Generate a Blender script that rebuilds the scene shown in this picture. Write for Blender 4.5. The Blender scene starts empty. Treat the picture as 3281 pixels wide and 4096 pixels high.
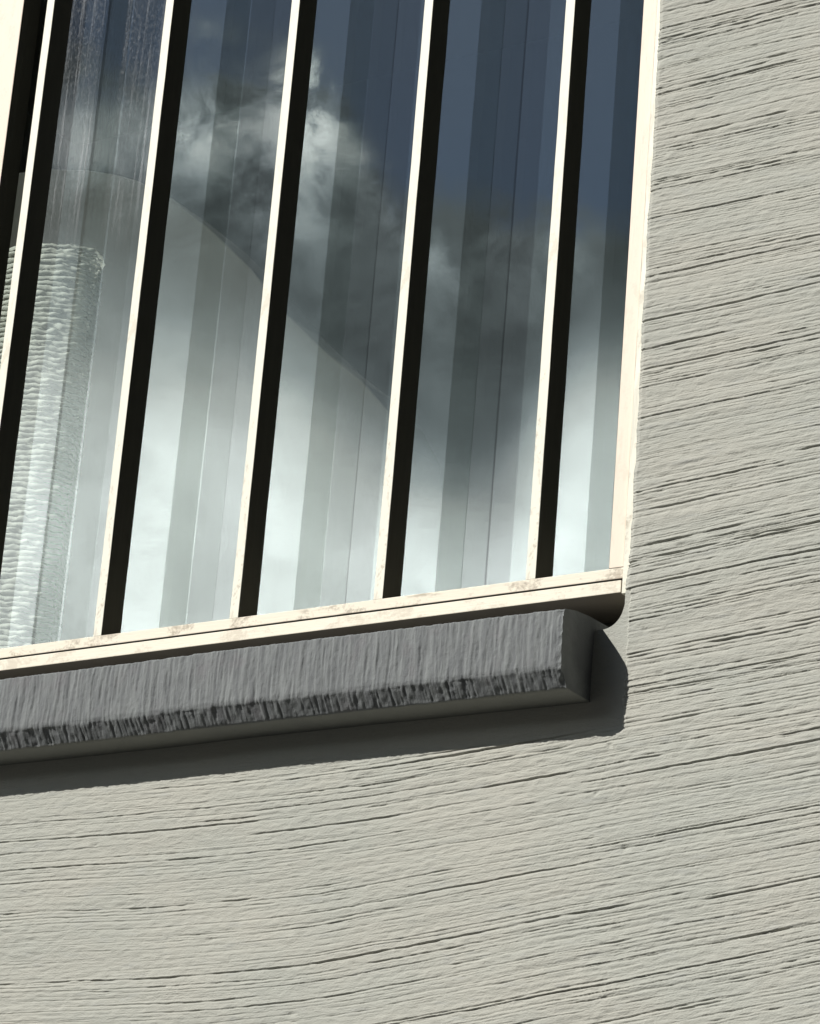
import bpy, bmesh, math, random
import numpy as np
from mathutils import Vector, Matrix

# ------------------------------------------------------------------ camera, sky, sun
scene = bpy.context.scene
col = scene.collection
Z0 = 2.37                                    # underside of the window rail above the ground
R = math.radians


def make_camera():
    yaw, pitch, roll = -0.59863, 0.34742, 0.08294
    f = Vector((math.sin(yaw) * math.cos(pitch), math.cos(yaw) * math.cos(pitch), math.sin(pitch)))
    r = f.cross(Vector((0, 0, 1))).normalized()
    u = r.cross(f)
    c, s = math.cos(roll), math.sin(roll)
    r, u = c * r + s * u, c * u - s * r
    cd = bpy.data.cameras.new("camera")
    cd.sensor_fit = 'HORIZONTAL'
    cd.sensor_width = 36.0
    cd.lens = 36.0 * 13622.1 / 3281.0
    cd.clip_start = 0.05
    cd.clip_end = 2000
    o = bpy.data.objects.new("camera", cd)
    col.objects.link(o)
    m = Matrix((r, u, -f)).transposed().to_4x4()
    m.translation = Vector((1.74145, -1.94247, Z0 - 0.76771))
    o.matrix_world = m
    scene.camera = o


make_camera()
SUN_DIR = Vector((-0.485, -0.663, 0.571)).normalized()      # towards the sun
SUN_EL = math.asin(SUN_DIR.z)
sd = bpy.data.lights.new("sun", 'SUN')
sd.energy = 5.0
sd.angle = R(0.5)
sd.color = (1.0, 0.972, 0.915)
so = bpy.data.objects.new("sun", sd)
so.rotation_euler = SUN_DIR.to_track_quat('Z', 'Y').to_euler()
so.location = (-5, -8, 9)
col.objects.link(so)

scene.view_settings.view_transform = 'Standard'
scene.view_settings.look = 'None'
scene.view_settings.exposure = 0.05
scene.view_settings.gamma = 1.0
scene.render.engine = 'CYCLES'
scene.cycles.transparent_max_bounces = 32
scene.cycles.max_bounces = 10
scene.cycles.use_denoising = True
scene.cycles.sample_clamp_indirect = 6.0


class NT:
    """small helper for node trees"""
    def __init__(self, tree):
        self.t = tree

    def n(self, kind, **kw):
        x = self.t.nodes.new(kind)
        for k, v in kw.items():
            setattr(x, k, v)
        return x

    def link(self, a, b):
        self.t.links.new(a, b)

    def put(self, sock, v):
        if isinstance(v, bpy.types.NodeSocket):
            self.link(v, sock)
        else:
            sock.default_value = v

    def m(self, op, a, b=0.0, c=0.0, clamp=False):
        x = self.n('ShaderNodeMath', operation=op, use_clamp=clamp)
        for i, v in enumerate((a, b, c)):
            self.put(x.inputs[i], v)
        return x.outputs[0]

    def sstep(self, v, lo, hi, a=0.0, b=1.0, smooth=True):
        x = self.n('ShaderNodeMapRange', interpolation_type='SMOOTHSTEP' if smooth else 'LINEAR')
        x.clamp = True
        for i, w in enumerate((v, lo, hi, a, b)):
            self.put(x.inputs[i], w)
        return x.outputs[0]

    def mix(self, fac, a, b):
        x = self.n('ShaderNodeMix', data_type='RGBA')
        self.put(x.inputs[0], fac)
        self.put(x.inputs[6], a if isinstance(a, bpy.types.NodeSocket) else (*a, 1.0))
        self.put(x.inputs[7], b if isinstance(b, bpy.types.NodeSocket) else (*b, 1.0))
        return x.outputs[2]

    def noise(self, vec, scale=5.0, detail=3.0, rough=0.5, dist=0.0):
        x = self.n('ShaderNodeTexNoise')
        self.link(vec, x.inputs['Vector'])
        x.inputs['Scale'].default_value = scale
        x.inputs['Detail'].default_value = detail
        x.inputs['Roughness'].default_value = rough
        x.inputs['Distortion'].default_value = dist
        return x.outputs['Fac']

    def mapping(self, vec, scale=(1, 1, 1), loc=(0, 0, 0)):
        x = self.n('ShaderNodeMapping')
        self.link(vec, x.inputs[0])
        x.inputs['Scale'].default_value = scale
        x.inputs['Location'].default_value = loc
        return x.outputs[0]


def make_world():
    w = bpy.data.worlds.new("World")
    scene.world = w
    w.use_nodes = True
    t = w.node_tree
    t.nodes.clear()
    k = NT(t)
    sky = k.n('ShaderNodeTexSky', sky_type='NISHITA')
    sky.sun_disc = False
    sky.sun_elevation = SUN_EL
    sky.sun_rotation = math.atan2(SUN_DIR.x, SUN_DIR.y)
    sky.dust_density = 0.3
    sky.air_density = 1.0
    sky.ozone_density = 3.0
    bg = k.n('ShaderNodeBackground')
    deep = k.n('ShaderNodeMix', data_type='RGBA', blend_type='MULTIPLY')
    deep.inputs[0].default_value = 1.0
    k.link(sky.outputs[0], deep.inputs[6])
    deep.inputs[7].default_value = (0.74, 0.85, 0.93, 1)
    k.link(deep.outputs[2], bg.inputs[0])
    bg.inputs[1].default_value = 0.075
    # clouds, laid out by direction: azimuth west of the facade's normal and elevation, in degrees
    d = k.n('ShaderNodeTexCoord').outputs['Generated']
    xyz = k.n('ShaderNodeSeparateXYZ')
    k.link(d, xyz.inputs[0])
    az = k.m('MULTIPLY', k.m('ARCTAN2', k.m('MULTIPLY', xyz.outputs[0], -1), k.m('MULTIPLY', xyz.outputs[1], -1)), 57.2958)
    el = k.m('MULTIPLY', k.m('ARCSINE', xyz.outputs[2]), 57.2958)
    dv = k.mapping(d, (1, 1, 1.35))
    n1 = k.m('SUBTRACT', k.noise(dv, 17, 7, 0.60, 0.25), 0.5)
    n2 = k.m('SUBTRACT', k.noise(dv, 9, 6, 0.55, 0.15), 0.5)
    n3 = k.noise(k.mapping(d, (1, 1, 1.3), (3.1, 1.7, 0.4)), 34, 8, 0.62, 0.5)

    def blob(a0, e0, ra, re, amp, tilt=0.0):
        da = k.m('SUBTRACT', az, a0)
        de = k.m('SUBTRACT', k.m('SUBTRACT', el, e0), k.m('MULTIPLY', da, tilt))
        q = k.m('ADD', k.m('POWER', k.m('ABSOLUTE', k.m('DIVIDE', da, ra)), 2.0),
                k.m('POWER', k.m('ABSOLUTE', k.m('DIVIDE', de, re)), 2.0))
        return k.m('MULTIPLY', k.m('EXPONENT', k.m('MULTIPLY', q, -1.0)), amp)

    off = k.sstep(k.m('ABSOLUTE', k.m('SUBTRACT', az, 36.0)), 16.0, 28.0)
    edge = k.m('ADD', k.m('ADD', 24.8, k.sstep(az, 34.6, 36.4, 0.0, 1.9)), k.m('MULTIPLY', off, 45.0))
    e1 = k.m('ADD', el, k.m('ADD', k.m('MULTIPLY', n1, 3.6), k.m('MULTIPLY', k.m('SUBTRACT', n3, 0.5), 2.6)))
    cloud = k.sstep(k.m('SUBTRACT', edge, e1), -0.5, 0.6)
    # bright, sunlit lower bank and the grey veil above it
    mid = k.m('ADD', 20.9, k.m('ADD', k.sstep(az, 34.2, 38.2, -0.4, 1.5), k.sstep(az, 33.0, 31.0, 0.0, 1.8)))
    e2 = k.m('ADD', el, k.m('ADD', k.m('MULTIPLY', n2, 4.0), k.m('MULTIPLY', k.m('SUBTRACT', n3, 0.5), 1.6)))
    white = k.sstep(k.m('SUBTRACT', mid, e2), -1.9, 2.3)
    near = k.sstep(k.m('ABSOLUTE', k.m('SUBTRACT', az, 36.0)), 9.0, 16.0, 1.0, 0.0)
    white = k.m('MULTIPLY', white, near)
    white = k.m('MULTIPLY', white, k.sstep(el, 14.2, 17.0))
    grey = k.m('MULTIPLY', k.sstep(n3, 0.3, 0.7, 0.26, 0.46), k.sstep(el, 10.0, 16.0, 0.22, 1.0))
    white = k.m('MULTIPLY', white, k.m('ADD', 0.95, k.m('MULTIPLY', k.m('SUBTRACT', n3, 0.5), 0.8)))
    white = k.m('MULTIPLY', white, k.sstep(az, 35.0, 38.5, 1.0, 0.86))
    lum = k.m('ADD', grey, k.m('MULTIPLY', white, 2.5))
    # ragged bright cloud tops
    b = k.m('ADD', blob(36.9, 26.6, 0.60, 0.75, 1.5, 0.35), blob(38.8, 26.0, 1.2, 0.75, 0.85))
    b = k.m('ADD', b, blob(37.0, 25.2, 0.9, 1.0, 0.55))
    b = k.m('ADD', b, blob(41.0, 25.4, 0.9, 0.8, 0.6))
    b = k.m('ADD', b, blob(35.2, 25.1, 1.0, 0.45, 0.6, 0.9))
    b = k.m('ADD', b, blob(32.6, 24.4, 1.6, 0.35, 0.25))
    b = k.m('ADD', b, blob(38.7, 27.6, 0.6, 0.22, 0.25))
    b = k.m('MULTIPLY', b, k.sstep(k.m('ADD', n3, k.m('MULTIPLY', n1, 0.5)), 0.36, 0.66, 0.05, 1.35))
    lum = k.m('ADD', lum, b)
    cloud = k.m('MAXIMUM', cloud, k.m('MINIMUM', k.m('MULTIPLY', b, 1.8), 1.0))
    # dark cloud added out of view, away from the sun, to hold back fill light
    lum = k.m('MULTIPLY', lum, k.m('SUBTRACT', 1.0, k.m('MULTIPLY', off, 0.93)))
    tint = k.mix(k.sstep(lum, 0.3, 1.6), (0.84, 0.97, 1.03), (0.95, 1.0, 1.0))
    bg2 = k.n('ShaderNodeBackground')
    k.link(tint, bg2.inputs[0])
    k.link(k.m('MULTIPLY', lum, k.m('ADD', 1.0, k.m('MULTIPLY', k.m('SUBTRACT', 1.0, off), 0.62))), bg2.inputs[1])
    ms = k.n('ShaderNodeMixShader')
    k.link(cloud, ms.inputs[0])
    k.link(bg.outputs[0], ms.inputs[1])
    k.link(bg2.outputs[0], ms.inputs[2])
    out = k.n('ShaderNodeOutputWorld')
    k.link(ms.outputs[0], out.inputs[0])


make_world()

# ------------------------------------------------------------------ materials


def material(name):
    m = bpy.data.materials.new(name)
    m.use_nodes = True
    m.node_tree.nodes.clear()
    k = NT(m.node_tree)
    out = k.n('ShaderNodeOutputMaterial')
    p = k.n('ShaderNodeBsdfPrincipled')
    k.link(p.outputs[0], out.inputs[0])
    co = k.n('ShaderNodeTexCoord').outputs['Object']
    return m, k, p, co, out


def bump(k, p, h, strength, dist):
    b = k.n('ShaderNodeBump')
    b.inputs['Strength'].default_value = strength
    b.inputs['Distance'].default_value = dist
    k.link(h, b.inputs['Height'])
    k.link(b.outputs[0], p.inputs['Normal'])


def paint(name, base, stain, amount, along='z', rough=0.5, stain_top=None):
    """cream paint with fine brush grain and irregular grey-brown weathering"""
    m, k, p, co, out = material(name)
    st = (1, 1, 0.06) if along == 'z' else (0.06, 1, 1)
    grain = k.noise(k.mapping(co, st), 900, 3, 0.6)
    blot = k.noise(k.mapping(co, (0.45, 1, 1) if along == 'x' else (1, 1, 0.45)), 70, 6, 0.68, 0.4)
    fine = k.noise(co, 420, 4, 0.6)
    v = k.m('ADD', blot, k.m('MULTIPLY', k.m('SUBTRACT', fine, 0.5), 0.30))
    msk = k.m('MULTIPLY', k.sstep(v, 0.50, 0.66), amount)
    if stain_top:
        s = k.n('ShaderNodeSeparateXYZ')
        k.link(co, s.inputs[0])
        msk = k.m('MULTIPLY', msk, k.sstep(s.outputs[2], stain_top[0], stain_top[1], stain_top[2], stain_top[3]))
    speck = k.sstep(k.noise(co, 260, 2, 0.5), 0.74, 0.80, 0.0, 0.45)
    c = k.mix(msk, base, stain)
    c = k.mix(speck, c, (0.20, 0.16, 0.11))
    k.link(c, p.inputs['Base Color'])
    p.inputs['Roughness'].default_value = rough
    p.inputs['Specular IOR Level'].default_value = 0.3
    bump(k, p, k.m('ADD', grain, k.m('MULTIPLY', blot, 0.6)), 0.35, 0.0006)
    return m


M = {}
M['cream'] = paint('cream_paint', (0.80, 0.775, 0.66), (0.52, 0.46, 0.36), 0.95, 'z', 0.5, (0.0, 0.42, 1.0, 0.22))
M['cream_pink'] = paint('pinkish_cream_paint', (0.80, 0.69, 0.57), (0.66, 0.57, 0.46), 0.5, 'z', 0.5)
M['cream_rail'] = paint('weathered_cream_paint', (0.79, 0.725, 0.60), (0.40, 0.34, 0.26), 0.85, 'x', 0.55)
M['cream_sill'] = paint('cream_paint_lower', (0.80, 0.745, 0.62), (0.56, 0.49, 0.39), 0.6, 'x', 0.55)


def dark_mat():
    m, k, p, co, out = material('dark_olive')
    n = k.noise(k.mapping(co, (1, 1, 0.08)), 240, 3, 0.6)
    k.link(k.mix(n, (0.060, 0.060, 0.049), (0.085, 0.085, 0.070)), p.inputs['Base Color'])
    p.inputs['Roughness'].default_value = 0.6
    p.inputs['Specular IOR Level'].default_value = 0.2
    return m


M['dark'] = dark_mat()  # near-black tone, used on frame and bar faces other than the front



def simple(name, a, b, scale=8, rough=0.8, bmp=0.0):
    m, k, p, co, out = material(name)
    n = k.noise(co, scale, 5, 0.6)
    k.link(k.mix(n, a, b), p.inputs['Base Color'])
    p.inputs['Roughness'].default_value = rough
    if bmp:
        bump(k, p, n, 0.4, bmp)
    return m


M['brown'] = simple('rail_brown', (0.20, 0.17, 0.135), (0.26, 0.225, 0.18), 60, 0.7)  # brown for the bottom rail's faces other than the front


def wall_mat():
    m, k, p, co, out = material('combed_plaster')
    big = k.noise(k.mapping(co, (1, 1, 2.2)), 7, 5, 0.6)
    fine = k.noise(k.mapping(co, (0.25, 1, 1)), 160, 4, 0.6)
    c = k.mix(k.sstep(big, 0.32, 0.68), (0.408, 0.414, 0.374), (0.436, 0.430, 0.384))
    c = k.mix(k.sstep(fine, 0.56, 0.74, 0, 0.35), c, (0.365, 0.374, 0.362))
    k.link(c, p.inputs['Base Color'])
    p.inputs['Roughness'].default_value = 0.9
    p.inputs['Specular IOR Level'].default_value = 0.15
    gr = k.m('ADD', k.noise(k.mapping(co, (0.55, 1, 1)), 1000, 3, 0.65), k.m('MULTIPLY', k.noise(k.mapping(co, (0.3, 1, 1)), 420, 3, 0.6), 1.1))
    bump(k, p, gr, 0.85, 0.0007)
    return m


M['wall'] = wall_mat()


def concrete_mat():
    m, k, p, co, out = material('grey_sill_render')
    st = k.noise(k.mapping(co, (1, 0.08, 0.08)), 300, 4, 0.6)
    bl = k.noise(co, 45, 5, 0.6)
    zz = k.n('ShaderNodeSeparateXYZ')
    k.link(co, zz.inputs[0])
    st = k.m('ADD', 0.5, k.m('MULTIPLY', k.m('SUBTRACT', st, 0.5), k.sstep(zz.outputs[2], -0.0788, -0.0765, 0.12, 1.0)))
    c = k.mix(k.sstep(st, 0.35, 0.65), (0.150, 0.158, 0.163), (0.214, 0.226, 0.227))
    c = k.mix(k.sstep(bl, 0.52, 0.70, 0, 0.5), c, (0.180, 0.176, 0.184))
    c = k.mix(k.sstep(zz.outputs[2], -0.0782, -0.0788), c, (0.27, 0.275, 0.255))      # smooth underside, lighter than the face
    k.link(c, p.inputs['Base Color'])
    p.inputs['Roughness'].default_value = 0.9
    p.inputs['Specular IOR Level'].default_value = 0.2
    bump(k, p, k.m('ADD', k.noise(k.mapping(co, (1, 0.3, 0.3)), 700, 3, 0.6), k.m('MULTIPLY', k.noise(co, 900, 3, 0.7), 0.8)), 0.7, 0.0007)
    return m


M['sill'] = concrete_mat()


def glass_mat(name, refl, dirt):
    """clear coated pane: mirror part over a see-through part, with dust and dried streaks"""
    m, k, p, co, out = material(name)
    m.node_tree.nodes.remove(p)
    tr = k.n('ShaderNodeBsdfTransparent')
    tr.inputs[0].default_value = (0.965, 0.98, 0.965, 1)
    gl = k.n('ShaderNodeBsdfGlossy')
    gl.inputs['Roughness'].default_value = 0.0
    gl.inputs[0].default_value = (0.96, 1.0, 0.99, 1)
    lw = k.n('ShaderNodeLayerWeight')
    lw.inputs[0].default_value = 0.12
    ms = k.n('ShaderNodeMixShader')
    k.link(k.m('ADD', refl, k.m('MULTIPLY', lw.outputs[0], 0.15)), ms.inputs[0])
    k.link(tr.outputs[0], ms.inputs[1])
    k.link(gl.outputs[0], ms.inputs[2])
    last = ms.outputs[0]
    if dirt:
        s = k.n('ShaderNodeSeparateXYZ')
        k.link(co, s.inputs[0])
        x, z = s.outputs[0], s.outputs[2]
        streak = k.sstep(k.noise(k.mapping(co, (1, 1, 0.025)), 210, 4, 0.65), 0.50, 0.74)
        spk = k.sstep(k.noise(k.mapping(co, (1, 1, 0.45)), 520, 3, 0.7), 0.42, 0.72)
        zone = k.m('MULTIPLY', k.m('MULTIPLY', k.sstep(x, 0.135, 0.05), k.sstep(x, -0.06, -0.02)), k.m('MULTIPLY', k.sstep(z, 0.36, 0.46), k.sstep(z, 1.1, 0.8)))
        zone = k.m('MULTIPLY', zone, k.m('ADD', k.m('MULTIPLY', streak, 0.75), k.m('MULTIPLY', spk, 0.32)))
        dust = k.sstep(k.noise(co, 650, 4, 0.7), 0.60, 0.80)
        dz = k.m('MULTIPLY', k.sstep(x, 0.30, 0.42), k.m('MULTIPLY', k.sstep(z, 0.02, 0.12), k.sstep(z, 0.34, 0.22)))
        dz = k.m('ADD', k.m('MULTIPLY', dz, 0.9), 0.22)
        fac = k.m('ADD', k.m('MULTIPLY', zone, 0.36), k.m('MULTIPLY', k.m('MULTIPLY', dust, dz), 0.14), clamp=True)
        df = k.n('ShaderNodeBsdfDiffuse')
        df.inputs[0].default_value = (0.62, 0.64, 0.66, 1)
        m2 = k.n('ShaderNodeMixShader')
        k.link(fac, m2.inputs[0])
        k.link(last, m2.inputs[1])
        k.link(df.outputs[0], m2.inputs[2])
        last = m2.outputs[0]
    k.link(last, out.inputs[0])
    return m


M['glass_outer'] = glass_mat('coated_glass_dusty', 0.078, True)
M['glass_middle'] = glass_mat('coated_glass', 0.080, False)
M['glass_inner'] = glass_mat('coated_glass_inner', 0.072, False)


def clear_mat():
    m, k, p, co, out = material('clear_face')
    m.node_tree.nodes.remove(p)
    tr = k.n('ShaderNodeBsdfTransparent')
    k.link(tr.outputs[0], out.inputs[0])
    return m


M['clear'] = clear_mat()

# ------------------------------------------------------------------ helpers


def tag(o, label=None, cat=None, group=None, kind=None):
    if label: o['label'] = label
    if cat: o['category'] = cat
    if group: o['group'] = group
    if kind: o['kind'] = kind
    return o


def empty(name, loc):
    o = bpy.data.objects.new(name, None)
    o.empty_display_size = 0.05
    o.location = loc
    col.objects.link(o)
    return o


def link_mesh(name, me, mats, parent=None, loc=None):
    for m in (mats if isinstance(mats, (list, tuple)) else [mats]):
        me.materials.append(m)
    o = bpy.data.objects.new(name, me)
    col.objects.link(o)
    if parent: o.parent = parent
    if loc: o.location = loc
    return o


def box_bm(x0, x1, y0, y1, z0, z1, bev=0.0, seg=2):
    bm = bmesh.new()
    bmesh.ops.create_cube(bm, size=1.0)
    for v in bm.verts:
        v.co = ((x0 + x1) / 2 + v.co.x * (x1 - x0), (y0 + y1) / 2 + v.co.y * (y1 - y0), (z0 + z1) / 2 + v.co.z * (z1 - z0))
    if bev:
        bmesh.ops.bevel(bm, geom=list(bm.edges), offset=bev, segments=seg, affect='EDGES', profile=0.6)
    return bm


def to_obj(name, bm, mats, parent=None, loc=None):
    me = bpy.data.meshes.new(name)
    bm.to_mesh(me)
    bm.free()
    return link_mesh(name, me, mats, parent, loc)


def two_tone(bm, thresh=-0.3):
    """front faces keep material 0, all others material 1"""
    bm.normal_update()
    for f in bm.faces:
        f.material_index = 0 if f.normal.y < thresh else 1


def grid_mesh(name, V, nu, nv, keep=None, smooth=True, extra_v=None, extra_f=None):
    """mesh from a (nu, nv, 3) vertex grid, keep = (nu-1, nv-1) bool mask of faces"""
    idx = np.arange(nu * nv).reshape(nu, nv)
    q = np.stack([idx[:-1, :-1], idx[1:, :-1], idx[1:, 1:], idx[:-1, 1:]], -1)
    q = q[keep] if keep is not None else q.reshape(-1, 4)
    V = V.reshape(-1, 3)
    used = np.zeros(len(V), bool)
    used[q.ravel()] = True
    remap = np.cumsum(used) - 1
    V = V[used]
    q = remap[q]
    if extra_v is not None:
        base = len(V)
        q = np.concatenate([q, np.where(np.asarray(extra_f) >= 0, np.asarray(extra_f) + base, 0)])
        V = np.concatenate([V, extra_v])
    me = bpy.data.meshes.new(name)
    me.vertices.add(len(V))
    me.vertices.foreach_set('co', V.astype(np.float32).ravel())
    me.loops.add(len(q) * 4)
    me.loops.foreach_set('vertex_index', q.astype(np.int32).ravel())
    me.polygons.add(len(q))
    me.polygons.foreach_set('loop_start', (np.arange(len(q)) * 4).astype(np.int32))
    me.polygons.foreach_set('use_smooth', np.full(len(q), smooth))
    me.update(calc_edges=True)
    me.validate()
    return me


_tab = np.random.default_rng(11).random((512, 512))


def vn(u, v, seed=0):
    """2-D value noise in -1..1"""
    u = u + seed * 37.17
    v = v + seed * 91.73
    iu = np.floor(u).astype(int)
    iv = np.floor(v).astype(int)
    fu = u - iu
    fv = v - iv
    fu = fu * fu * (3 - 2 * fu)
    fv = fv * fv * (3 - 2 * fv)
    a = _tab[iu % 512, iv % 512]
    b = _tab[(iu + 1) % 512, iv % 512]
    c = _tab[iu % 512, (iv + 1) % 512]
    d = _tab[(iu + 1) % 512, (iv + 1) % 512]
    return ((a * (1 - fu) + b * fu) * (1 - fv) + (c * (1 - fu) + d * fu) * fv) * 2 - 1


def ss(a, b, x):
    t = np.clip((x - a) / (b - a), 0, 1)
    return t * t * (3 - 2 * t)


# ------------------------------------------------------------------ the plastered wall
HX0, HX1, HZ0, HZ1 = -3.0, 0.604, -0.027, 3.0      # opening in the wall, extended out of view so sun reaches the room screen
YW = -0.004


def make_wall():
    fx = 0.0022
    fz = 0.00042
    xs = np.concatenate([np.linspace(-4, HX0, 5), np.linspace(HX0, -0.62, 40)[1:], np.arange(-0.614, -0.081, 0.006),
                         np.arange(-0.078, 0.5865, fx), np.linspace(0.5875, HX1, 28), np.linspace(HX1, HX1 + 0.0125, 76)[1:],
                         np.arange(HX1 + 0.0145, 0.86, fx), np.arange(0.864, 1.70, 0.006), 1.70 + np.geomspace(0.03, 2.4, 10)])
    zs = np.concatenate([np.linspace(-Z0, -1.0, 12), np.arange(-0.9984, -0.4005, 0.0016), np.arange(-0.3995, HZ0 - 0.0003, fz), [HZ0],
                         np.arange(HZ0 + fz, 0.70, fz), np.arange(0.7013, 1.30, 0.0016), np.linspace(1.32, HZ1, 16), [3.4, 3.9, 4.4]])
    X, Z = np.meshgrid(xs, zs, indexing='ij')
    nx, nz = X.shape
    # the opening's lower corner is rounded
    rc = 0.0165
    t = np.clip((X - (HX1 - rc)) / rc, 0, 1)
    lift = np.where(X <= HX1 + 1e-6, rc * (1 - np.sqrt(np.clip(1 - t * t, 0, 1))), rc * ss(HX1 + 0.011, HX1, X))
    wz = np.where(Z <= HZ0 + 1e-7, ss(-0.062, HZ0, Z), np.clip((0.03 - Z) / (0.03 - HZ0), 0, 1))
    Z0g = Z
    Z = Z + lift * wz
    # streamlines of the comb strokes: level above, rising to the right further down
    c = np.interp(Z, [-0.6, -0.26, -0.05, 0.03, 0.15, 0.29, 0.8], [0.15, 0.135, 0.068, 0.066, 0.045, 0.012, 0.004])
    hx = np.linspace(-0.7, 1.8, 700)
    hh = (-0.12 + 1.12 * ss(0.12, 0.62, hx)) * ss(-0.7, -0.3, hx) * (1 - 0.5 * ss(0.8, 1.4, hx))
    HH = np.concatenate([[0], np.cumsum((hh[1:] + hh[:-1]) / 2 * np.diff(hx))])
    v = Z - c * np.interp(X, hx, HH)
    v = v + 0.0028 * vn(X / 0.21, Z / 0.12, 3) + 0.0005 * vn(X / 0.05, Z / 0.05, 4)
    fine = ss(-0.62, -0.52, X) * ss(1.70, 1.60, X) * ss(-1.0, -0.92, Z) * ss(1.30, 1.22, Z)
    h = np.zeros_like(X)                                  # outward relief in metres
    amp = 0.75 + 0.45 * vn(X / 0.11, v / 0.05, 9)
    amp = amp * (0.62 + 0.38 * ss(0.30, 0.66, X))         # smoother towards the lower left
    h += 0.00022 * amp * vn(X / 0.16, v / 0.0024, 1)
    h += 0.00014 * amp * vn(X / 0.070, v / 0.0012, 2)
    h += 0.00020 * amp * vn(X / 0.18, v / 0.0055, 14)
    h += 0.00028 * vn(X / 0.16, v / 0.012, 5)
    h += 0.00017 * vn(X / 0.0065, v / 0.0022, 6) + 0.00019 * vn(X / 0.0042, Z / 0.0021, 7) + 0.00018 * amp * vn(X / 0.013, v / 0.0016, 15)
    h += 0.0008 * vn(X / 0.16, Z / 0.07, 8)
    # chattered blotches where the mortar tore
    tear = ss(0.45, 0.85, vn(X / 0.05, v / 0.016, 12))
    h += 0.00030 * tear * vn(X / 0.0065, v / 0.0032, 13)
    # dragged grooves: individual strokes following the streamlines
    rng = np.random.default_rng(5)
    xi = np.where((xs > -0.63) & (xs < 1.71))[0]
    x_lo = xi[0]
    xf = xs[xi]
    vf = v[xi]
    zf0 = np.searchsorted(zs, -1.0)
    zf1 = np.searchsorted(zs, 1.3)
    G = np.zeros((len(xi), nz))
    lines = np.cumsum(0.0015 + rng.gamma(1.6, 0.0019, 800))
    lines = lines[lines < 2.3] - 1.05                   # long tine marks running right across
    nl = len(lines)
    N = nl + 8500
    for g in range(N):
        v0 = lines[g] if g < nl else rng.uniform(-1.05, 1.25)
        x0 = rng.uniform(-0.7, 1.65)
        L = rng.choice([0.02, 0.05, 0.11, 0.22, 0.45], p=[0.18, 0.24, 0.25, 0.20, 0.13]) * rng.uniform(0.7, 1.5)
        if g < nl: x0, L = -0.64, 2.36
        x1 = x0 + L
        if x0 < 0.5 and x1 < 0.59 and v0 > 0.03: continue
        # fewer, shallower strokes on the lower left, deepest at the right
        xc = (x0 + x1) / 2
        dep = rng.gamma(1.7, 0.00031) * (0.60 + 0.5 * min(max((xc - 0.2) / 0.5, 0), 1))
        dep = min(dep, 0.0016)
        if g >= nl and g < nl + 170 and xc > 0.15:       # some deep pulls
            dep = rng.uniform(0.0010, 0.0017)
        elif g >= nl and v0 < 0.0:
            dep *= 0.75
        if g < nl:
            dep = (0.00042 + rng.gamma(1.8, 0.00027)) * (1.0 if v0 < 0.02 else 0.85)
            dep = min(dep, 0.0015)
        wdt = rng.uniform(0.00036, 0.00058) * (0.85 + dep * 260)
        if v0 < -0.42 or v0 > 0.72: wdt = max(wdt, 0.0011)
        i0, i1 = np.searchsorted(xf, [x0, x1])
        if i1 - i0 < 3: continue
        xx = xf[i0:i1]
        w0 = rng.uniform(0, 500)
        cen = v0 + 0.00035 * vn(xx / 0.035, np.full_like(xx, w0), 21) + 0.00028 * vn(xx / 0.006, np.full_like(xx, w0), 22)
        t = (xx - x0) / L
        prof = np.clip(np.minimum(t, 1 - t) * L / 0.012, 0, 1) ** 0.7
        prof = prof * (0.60 + 0.55 * vn(xx / 0.022, np.full_like(xx, w0), 23) + 0.35 * vn(xx / 0.007, np.full_like(xx, w0), 24)).clip(0.0, 1.25)
        if g < nl:
            prof = (0.50 + 0.75 * vn(xx / 0.14, np.full_like(xx, w0), 25) + 0.30 * vn(xx / 0.02, np.full_like(xx, w0), 26)
                    + 0.30 * vn(xx / 0.006, np.full_like(xx, w0), 27)).clip(0, 1.25) * (0.62 + 0.38 * ss(0.1, 0.5, xx))
            cen = cen + 0.0009 * vn(xx / 0.12, np.full_like(xx, w0), 28)
        # rows near the stroke
        zc = np.interp(0.5 * (x0 + x1), [0, 1], [0, 0]) + v0
        sub = vf[i0:i1]
        lo = max(zf0, np.searchsorted(zs, v0 - 0.06))
        hi = min(zf1, np.searchsorted(zs, v0 + 0.20))
        d = (sub[:, lo:hi] - cen[:, None]) / wdt
        # steep upper lip, gentle lower slope
        sh = np.where(d > 0, np.exp(-(d / 0.5) ** 2), np.exp(-(d / 1.3) ** 2))
        lip = 0.28 * np.exp(-((d - 1.3) / 0.7) ** 2)
        G[i0:i1, lo:hi] += (-sh + lip) * (dep * prof)[:, None]
    h[xi] += np.clip(G, -0.0018, 0.0006)
    # pits where grains were pulled out
    for g in range(1000):
        px, pz = rng.uniform(-0.5, 1.6), rng.uniform(-0.9, 1.1)
        r = 0.0006 + rng.gamma(1.6, 0.00038)
        a, b = np.searchsorted(xs, [px - 4 * r, px + 4 * r])
        e, f = np.searchsorted(zs, [pz - 3 * r, pz + 3 * r])
        dd = ((X[a:b, e:f] - px) / (1.5 * r)) ** 2 + ((Z[a:b, e:f] - pz) / r) ** 2
        sgn = -1 if rng.random() < 0.75 else 0.5
        h[a:b, e:f] += sgn * r * 0.75 * np.exp(-dd)
    # trowelled smooth strip left bare around the sill end and under the frame
    ragg = 0.0012 * vn(Z / 0.006, X * 0 + 3, 31) + 0.0006 * vn(Z / 0.002, X * 0, 32)
    patch = ss(0.6098, 0.6078, X + ragg) * ss(-0.104, -0.098, Z + 0.002 * vn(X / 0.03, Z * 0, 33)) * (Z < 0.0)
    h = h * (1 - 0.93 * patch) - 0.0016 * patch
    h *= fine
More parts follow.
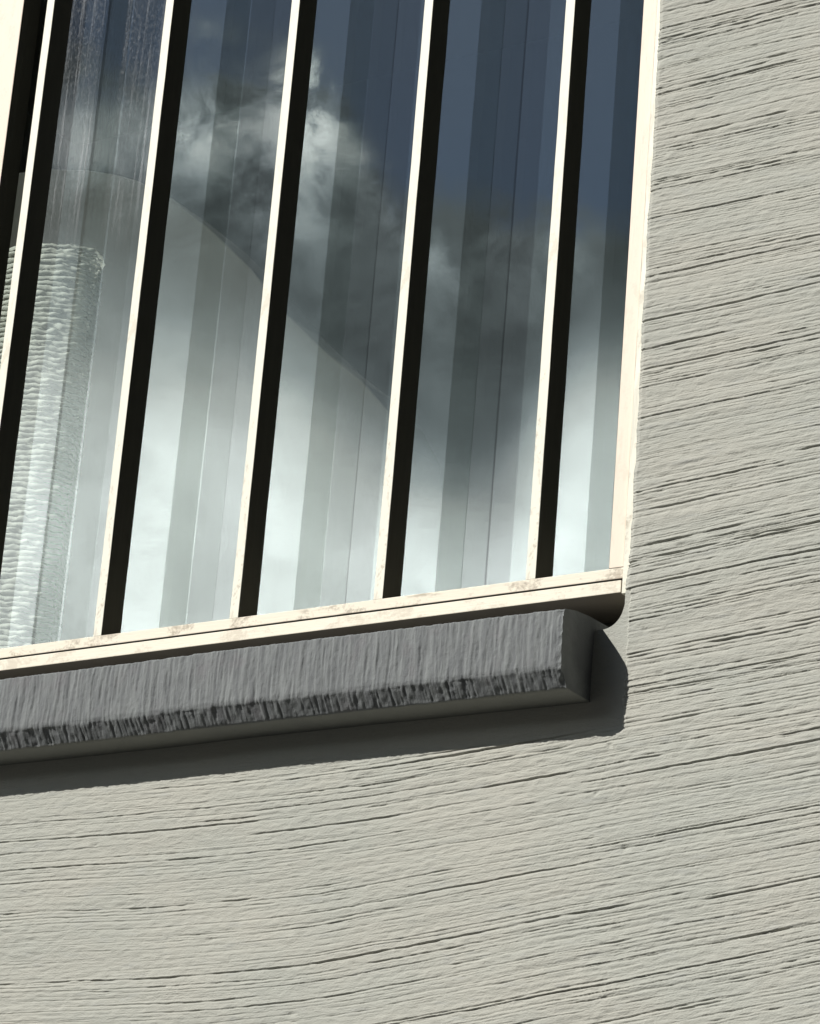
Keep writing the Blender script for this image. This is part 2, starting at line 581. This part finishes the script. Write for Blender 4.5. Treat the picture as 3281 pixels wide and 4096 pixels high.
    # edge of the plaster against the frame is not quite straight
    e = np.interp(Z, [-0.2, 0.0, 0.03, 0.38, 0.47, 0.8], [0.604, 0.6045, 0.6062, 0.6052, 0.6048, 0.6046])
    e = e + 0.0005 * vn(Z / 0.02, Z * 0, 41) + 0.0003 * vn(Z / 0.006, Z * 0, 42)
    fo = ss(HX1 + 0.03, HX1, X) * (X >= HX1 - 1e-6) * ss(-0.06, -0.02, Z) * (Z < 1.3)
    X = X + (e - HX1) * fo
    Y = YW - h
    # rounded arris along the frame
    Y = Y + 0.0012 * ss(0.0035, 0.0, X - e) * (Z > 0.0) * (Z < 1.3) * (X >= e - 0.001)
    V = np.stack([X, Y, Z], -1)
    ix0 = np.argmin(abs(xs - HX0)); ix1 = np.argmin(abs(xs - HX1))
    iz0 = np.argmin(abs(zs - HZ0)); iz1 = np.argmin(abs(zs - HZ1))
    keep = np.ones((nx - 1, nz - 1), bool)
    keep[ix0:ix1, iz0:iz1] = False
    # reveal faces going back from the opening's edge
    ev, ef = [], []
    def skirt(P):
        n = len(P)
        b = sum(len(a) for a in ev)
        Q = P.copy(); Q[:, 1] = 0.10
        ev.append(P); ev.append(Q)
        for i in range(n - 1):
            ef.append((b + i, b + i + 1, b + n + i + 1, b + n + i))
    skirt(V[ix1, iz0:iz1 + 1][::-1]); skirt(V[ix0, iz0:iz1 + 1])
    skirt(V[ix0:ix1 + 1, iz0]); skirt(V[ix0:ix1 + 1, iz1][::-1])
    ev = np.concatenate(ev)
    me = grid_mesh('plaster_wall', V, nx, nz, keep, True, ev, np.array(ef))
    o = link_mesh('plaster_wall', me, M['wall'], None, (0, 0, Z0))
    tag(o, 'pale grey plastered wall with rough combed horizontal grooves around the window', 'wall', kind='thing')


make_wall()

# ------------------------------------------------------------------ window with vertical fins
win = empty('window', (-1.2, 0, Z0))
tag(win, 'cream framed window with reflective glass behind a row of thin upright bars', 'window', kind='thing')
win_off = Vector((1.2, 0, 0))


def wpart(name, bm, mats):
    o = to_obj(name, bm, mats, win)
    o.location = win_off
    return o


TOP = 2.98  # unseen height, raised to let sun onto the room screen
# lower rail in two boards with an open joint between them
b = box_bm(-2.99, 0.5993, 0.0, 0.057, 0.0, 0.0092, 0.0006)
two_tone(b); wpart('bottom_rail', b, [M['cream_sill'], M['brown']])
b = box_bm(-2.99, 0.6003, 0.0004, 0.057, 0.0105, 0.0188, 0.0006)
bm_top = b
b.normal_update()
for f in b.faces:
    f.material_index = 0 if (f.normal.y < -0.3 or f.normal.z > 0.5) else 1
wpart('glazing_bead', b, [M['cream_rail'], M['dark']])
b = box_bm(-2.98, 0.5985, 0.010, 0.056, 0.0092, 0.0105)
wpart('joint_seal', b, M['dark'])
b = box_bm(-2.99, 0.600, 0.060, 0.070, -0.05, 0.0186)
wpart('backing_board', b, M['dark'])
# stiles and mullion
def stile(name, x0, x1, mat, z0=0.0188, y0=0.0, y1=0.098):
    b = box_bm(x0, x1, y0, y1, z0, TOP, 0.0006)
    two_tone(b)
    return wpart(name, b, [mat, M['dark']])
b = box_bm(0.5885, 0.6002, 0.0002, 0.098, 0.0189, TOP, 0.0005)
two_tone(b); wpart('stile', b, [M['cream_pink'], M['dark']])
stile('stile', -2.99, -2.93, M['cream_pink'])
b = box_bm(-0.141, -0.051, 0.0275, 0.037, 0.0189, TOP, 0.0007)
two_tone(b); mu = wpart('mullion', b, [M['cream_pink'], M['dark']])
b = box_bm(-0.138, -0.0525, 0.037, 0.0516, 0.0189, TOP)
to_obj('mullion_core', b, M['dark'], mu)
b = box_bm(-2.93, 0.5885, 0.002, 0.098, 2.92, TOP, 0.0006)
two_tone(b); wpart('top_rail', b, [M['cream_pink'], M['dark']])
# narrow bright sealing strip between frame and plaster, slightly uneven
bm = bmesh.new()
rnd = random.Random(3)
prev = None
for i in range(121):
    z = -0.0015 + (TOP + 0.0015) * i / 120
    j = rnd.uniform(-0.0003, 0.0003)
    ring = [bm.verts.new((0.6005, 0.001, z)), bm.verts.new((0.6012, -0.0015 + j, z)),
            bm.verts.new((0.6062 + j, -0.0012, z)), bm.verts.new((0.6075, 0.03, z)), bm.verts.new((0.6005, 0.03, z))]
    if prev:
        for a in range(5):
            bm.faces.new((prev[a], prev[(a + 1) % 5], ring[(a + 1) % 5], ring[a]))
    else:
        first = ring
    prev = ring
bm.faces.new(first); bm.faces.new(prev[::-1])
bmesh.ops.recalc_face_normals(bm, faces=bm.faces)
wpart('sealing_strip', bm, M['cream'])


def fin_bm(seed):
    rr = random.Random(seed)
    w, d = 0.0087, 0.0228
    bm = bmesh.new()
    prof = [(0.0005, 0.0), (w - 0.0005, 0.0), (w, 0.0006), (w, d), (0.0, d), (0.0, 0.0006)]
    prev = None
    n = 90
    for i in range(n + 1):
        z = 0.0188 + (2.92 - 0.0188) * i / n
        jx = rr.uniform(-0.00012, 0.00012)
        ring = [bm.verts.new((x + jx + rr.uniform(-0.0001, 0.0001), y, z)) for x, y in prof]
        if prev:
            for a in range(6):
                f = bm.faces.new((prev[a], prev[(a + 1) % 6], ring[(a + 1) % 6], ring[a]))
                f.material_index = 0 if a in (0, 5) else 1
        else:
            first = ring
        prev = ring
    bm.faces.new(first); bm.faces.new(prev[::-1])
    bmesh.ops.recalc_face_normals(bm, faces=bm.faces)
    return bm


fins = []
for i in range(5):
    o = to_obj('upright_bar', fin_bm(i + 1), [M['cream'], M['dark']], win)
    o.location = win_off + Vector((0.13 * i, 0.0003, 0))
    fins.append(o)
# triple glazing
for x0, x1 in ((-2.93, 0.5885),):
    for j, y in enumerate((0.0518, 0.0692, 0.0857)):
        b = box_bm(x0, x1, y, y + 0.004, 0.0188, 2.92)
        b.normal_update()
        for f in b.faces:
            f.material_index = 0 if f.normal.y < -0.5 else 1
        wpart('glass_pane', b, [M[('glass_outer', 'glass_middle', 'glass_inner')[j]], M['clear']])

# ------------------------------------------------------------------ grey sill
def make_sill():
    corners = [(0.035, -0.0175), (-0.012, -0.0188), (-0.028, -0.0203), (-0.0425, -0.0234), (-0.0447, -0.0246),
               (-0.0452, -0.040), (-0.0450, -0.064), (-0.0442, -0.0672), (-0.0352, -0.0782), (-0.0338, -0.0790), (0.004, -0.0790)]
    P = [corners[0]]
    for a, b2 in zip(corners[:-1], corners[1:]):
        L = math.hypot(b2[0] - a[0], b2[1] - a[1])
        n = max(1, int(L / 0.0009))
        for i in range(1, n + 1):
            P.append((a[0] + (b2[0] - a[0]) * i / n, a[1] + (b2[1] - a[1]) * i / n))
    P = np.array(P)
    T = np.gradient(P, axis=0)
    T /= np.linalg.norm(T, axis=1)[:, None]
    Nn = np.stack([-T[:, 1], T[:, 0]], 1)
    # outward normal in (y, z): check the front points to -y
    if Nn[np.argmin(P[:, 0])][0] > 0: Nn = -Nn
    s = np.concatenate([[0], np.cumsum(np.hypot(*np.diff(P, axis=0).T))])
    XE = 0.5815
    xs = np.concatenate([np.linspace(-1.1, -0.15, 40), np.arange(-0.148, XE - 0.004, 0.0007), XE - 0.004 + np.linspace(0, 0.004, 6)[1:]])
    X, S = np.meshgrid(xs, s, indexing='ij')
    yy = np.broadcast_to(P[:, 0], X.shape); zz = np.broadcast_to(P[:, 1], X.shape)
    front = ss(-0.040, -0.044, yy) * ss(-0.069, -0.066, zz)
    cham = ss(-0.0655, -0.0685, zz) * ss(-0.0786, -0.0778, zz) * (yy < -0.03)
    wob = X + 0.0016 * vn(X / 0.03, S / 0.03, 60)
    chip = ss(0.62, 0.85, vn(X / 0.011, S / 0.004, 67)) * ss(-0.058, -0.066, zz) * (yy < -0.03) * ss(-0.0775, -0.072, zz)
    h = -0.0003 * chip + front * (0.00026 * vn(wob / 0.0046, S / 0.06, 51) + 0.00034 * vn(wob / 0.0019, S / 0.03, 52)
                 + 0.00025 * vn(X / 0.010, S / 0.03, 53) + 0.00016 * vn(X / 0.0016, S / 0.0028, 54) + 0.00022 * vn(wob / 0.0012, S / 0.012, 64))
    groov = ss(0.30, 0.75, vn(wob / 0.0032, S / 0.03, 57)) * (0.5 + 0.5 * vn(X / 0.02, S / 0.012, 58))
    h = h - front * 0.0008 * groov
    lump = np.abs(vn(X / 0.0040, S / 0.05, 55))
    h = h + cham * (-0.0006 * ss(0.30, 0.0, lump) + 0.00040 * vn(X / 0.0019, S / 0.02, 56) + 0.0003 * vn(X / 0.003, S / 0.004, 65) + 0.0004 * vn(X / 0.012, S / 0.02, 59))
    h = h + (1 - np.clip(front + cham, 0, 1)) * 0.00012 * vn(X / 0.02, S / 0.01, 61)
    # worn, crumbly right-hand arris
    endf = ss(XE - 0.006, XE, X)
    h = h - endf * (front + cham) * (0.0001 + 0.0016 * np.clip(vn(S / 0.0045, X / 0.004, 62), 0, 1) + 0.0007 * vn(S / 0.0017, X / 0.002, 66))
    Y = yy + Nn[:, 0] * h
    Z = zz + Nn[:, 1] * h
    Z = Z + 0.0006 * vn(X / 0.09, S * 0, 63) * ss(-0.07, -0.05, -np.abs(yy) - 0.0)
    V = np.stack([X, Y, Z], -1)
    nx, nz = X.shape
    # ends: fan strips from the profile to a centre line
    ev, ef = [], []
    for e, xe in ((nx - 1, XE), (0, xs[0])):
        prof = V[e]
        steps = 10
        cen = np.array([prof[:, 0].mean(), 0.0, -0.048])
        b0 = sum(len(a) for a in ev)
        for j in range(steps + 1):
            t = 0.985 * j / steps
            ring = prof * (1 - t) + np.array([xe, 0.01, -0.05]) * t
            ring = ring.copy()
            if j > 0:
                ring[:, 0] = xe + 0.00035 * vn(ring[:, 1] / 0.004, ring[:, 2] / 0.03, 70) + 0.0002 * vn(ring[:, 1] / 0.0015, ring[:, 2] / 0.01, 71)
                ring[:, 0] -= 0.0004 * (j == 0)
            ev.append(ring)
        for j in range(steps):
            for i in range(nz - 1):
                q = (b0 + j * nz + i, b0 + j * nz + i + 1, b0 + (j + 1) * nz + i + 1, b0 + (j + 1) * nz + i)
                ef.append(q if e else q[::-1])
    me = grid_mesh('window_sill', V[:, ::-1], nx, nz, None, True, np.concatenate(ev), np.array(ef))
    o = link_mesh('window_sill', me, M['sill'], None, (0, 0, Z0))
    tag(o, 'dark grey rough rendered sill with chipped lower edge below the cream window frame', 'window sill', kind='thing')


make_sill()

# ------------------------------------------------------------------ room behind the glass
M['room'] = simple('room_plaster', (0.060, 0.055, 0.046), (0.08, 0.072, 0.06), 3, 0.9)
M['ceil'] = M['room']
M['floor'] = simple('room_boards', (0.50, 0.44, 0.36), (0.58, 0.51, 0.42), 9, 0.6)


def slab(name, x0, x1, y0, y1, z0, z1, mat):
    o = to_obj(name, box_bm(x0, x1, y0, y1, z0, z1), mat, None, (0, 0, Z0))
    return tag(o, kind='structure')


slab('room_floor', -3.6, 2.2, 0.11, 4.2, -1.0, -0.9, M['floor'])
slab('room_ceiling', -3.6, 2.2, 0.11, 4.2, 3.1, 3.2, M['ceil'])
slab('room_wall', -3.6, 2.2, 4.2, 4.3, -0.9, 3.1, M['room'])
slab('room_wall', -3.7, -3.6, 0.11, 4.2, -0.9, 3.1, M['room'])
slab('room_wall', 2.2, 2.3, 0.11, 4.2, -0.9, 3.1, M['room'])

# crinkled white cylinder standing close behind the glass
def paper_mat():
    m, k, p, co, out = material('white_crinkled_paper')
    n = k.noise(co, 160, 4, 0.6)
    c = k.mix(n, (0.86, 0.87, 0.83), (0.92, 0.92, 0.89))
    k.link(c, p.inputs['Base Color'])
    p.inputs['Roughness'].default_value = 0.8
    t = k.n('ShaderNodeBsdfTranslucent')
    k.link(c, t.inputs[0])
    ms = k.n('ShaderNodeMixShader')
    ms.inputs[0].default_value = 0.30
    k.link(p.outputs[0], ms.inputs[1])
    k.link(t.outputs[0], ms.inputs[2])
    k.link(ms.outputs[0], out.inputs[0])
    return m


M['paper'] = paper_mat()
M['core'] = simple('grey_core', (0.30, 0.305, 0.28), (0.36, 0.36, 0.335), 60, 0.9)
def make_cylinder():
    cx, cy, ra, rb = -0.1468, 0.20, 0.0635, 0.037          # slightly flattened towards the glass
    z0, z1 = -0.30, 0.468
    pitch = 0.0052
    zs = np.arange(z0, z1, 0.0006)
    th = np.linspace(0, 2 * math.pi, 261)
    TH, ZZ = np.meshgrid(th, zs, indexing='ij')
    A = TH * 0.055
    zw = ZZ + 0.0010 * vn(A / 0.014, ZZ / 0.016, 80) + 0.0009 * vn(A / 0.0055, ZZ / 0.007, 81) + 0.0005 * vn(A / 0.0025, ZZ / 0.004, 84)
    ph = (zw / pitch) % 1.0
    row = np.floor(zw / pitch)
    fat = 0.75 + 0.45 * vn(A / 0.008, row, 82)
    r = 0.0042 * np.sqrt(np.clip(1 - (2 * ph - 1) ** 2, 0, 1)) * fat + 0.0005 * vn(A / 0.003, ZZ / 0.003, 83)
    r[-1] = r[0]
    V = np.stack([(ra + r) * np.cos(TH), (rb + r) * np.sin(TH), ZZ], -1)
    n, m = len(th), len(zs)
    gap = (np.abs(ph - 0.5) > 0.5 - 0.11 * (1 + 0.9 * vn(A / 0.007, row, 85)))
    keep = ~gap[:-1, :-1]
    me = grid_mesh('paper_lantern', V, n, m, keep, True)
    o = link_mesh('paper_lantern', me, M['paper'], None, (cx, cy, Z0))
    tag(o, 'white crinkled cylinder with many wavy horizontal ridges standing behind the glass', 'lantern')
    bm = bmesh.new()
    bmesh.ops.create_cone(bm, cap_ends=True, segments=64, radius1=1, radius2=1, depth=1)
    for v in bm.verts:
        v.co = (v.co.x * (ra - 0.004), v.co.y * (rb - 0.004), (z0 + z1) / 2 + v.co.z * (z1 - z0 - 0.01))
    for f in bm.faces: f.smooth = abs(f.normal.z) < 0.5
    to_obj('core', bm, M['core'], o)


make_cylinder()

# grey screen with a rounded, sloping top deep in the room
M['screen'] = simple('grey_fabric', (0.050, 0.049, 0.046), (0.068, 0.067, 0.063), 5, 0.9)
def make_screen():
    top = [(-2.35, 1.30), (-1.75, 1.372), (-1.45, 1.38), (-1.36, 1.377), (-1.292, 1.370), (-1.228, 1.356), (-1.175, 1.339), (-1.128, 1.319),
           (-1.064, 1.280), (-0.985, 1.215), (-0.908, 1.142), (-0.835, 1.058), (-0.765, 0.992), (-0.702, 0.941), (-0.655, 0.89), (-0.625, 0.84)]
    pts = []
    for (a, b), (c, d) in zip(top[:-1], top[1:]):
        for i in range(4):
            pts.append((a + (c - a) * i / 4, b + (d - b) * i / 4))
    pts.append(top[-1])
    pts = [(-2.35, -0.88)] + pts + [(-0.615, 0.78), (-0.615, -0.88)]
    bm = bmesh.new()
    f = bm.faces.new([bm.verts.new((x + 1.4, 0, z + 0.9)) for x, z in pts])
    r = bmesh.ops.extrude_face_region(bm, geom=[f])
    for v in r['geom']:
        if isinstance(v, bmesh.types.BMVert): v.co.y += 0.09
    bmesh.ops.recalc_face_normals(bm, faces=bm.faces)
    ed = [e for e in bm.edges if e.calc_face_angle(0) > 1.2]
    bmesh.ops.bevel(bm, geom=ed, offset=0.002, segments=1, affect='EDGES', clamp_overlap=True)
    root = empty('room_screen', (-1.4, 1.5, Z0 - 0.9))
    tag(root, 'large grey screen with a sloping curved top seen dimly through the glass', 'screen')
    to_obj('panel', bm, M['screen'], root)
    for x in (-2.2, -0.6):
        to_obj('foot', box_bm(x + 1.4 - 0.03, x + 1.4 + 0.03, -0.16, 0.25, 0.0, 0.02, 0.004), M['dark'], root)


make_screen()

# ------------------------------------------------------------------ ground
M['ground'] = simple('paving', (0.016, 0.016, 0.0155), (0.026, 0.0255, 0.024), 2, 0.9, 0.01)
bm = bmesh.new()
bmesh.ops.create_grid(bm, x_segments=2, y_segments=2, size=600)
g = to_obj('ground', bm, M['ground'])
tag(g, kind='structure')
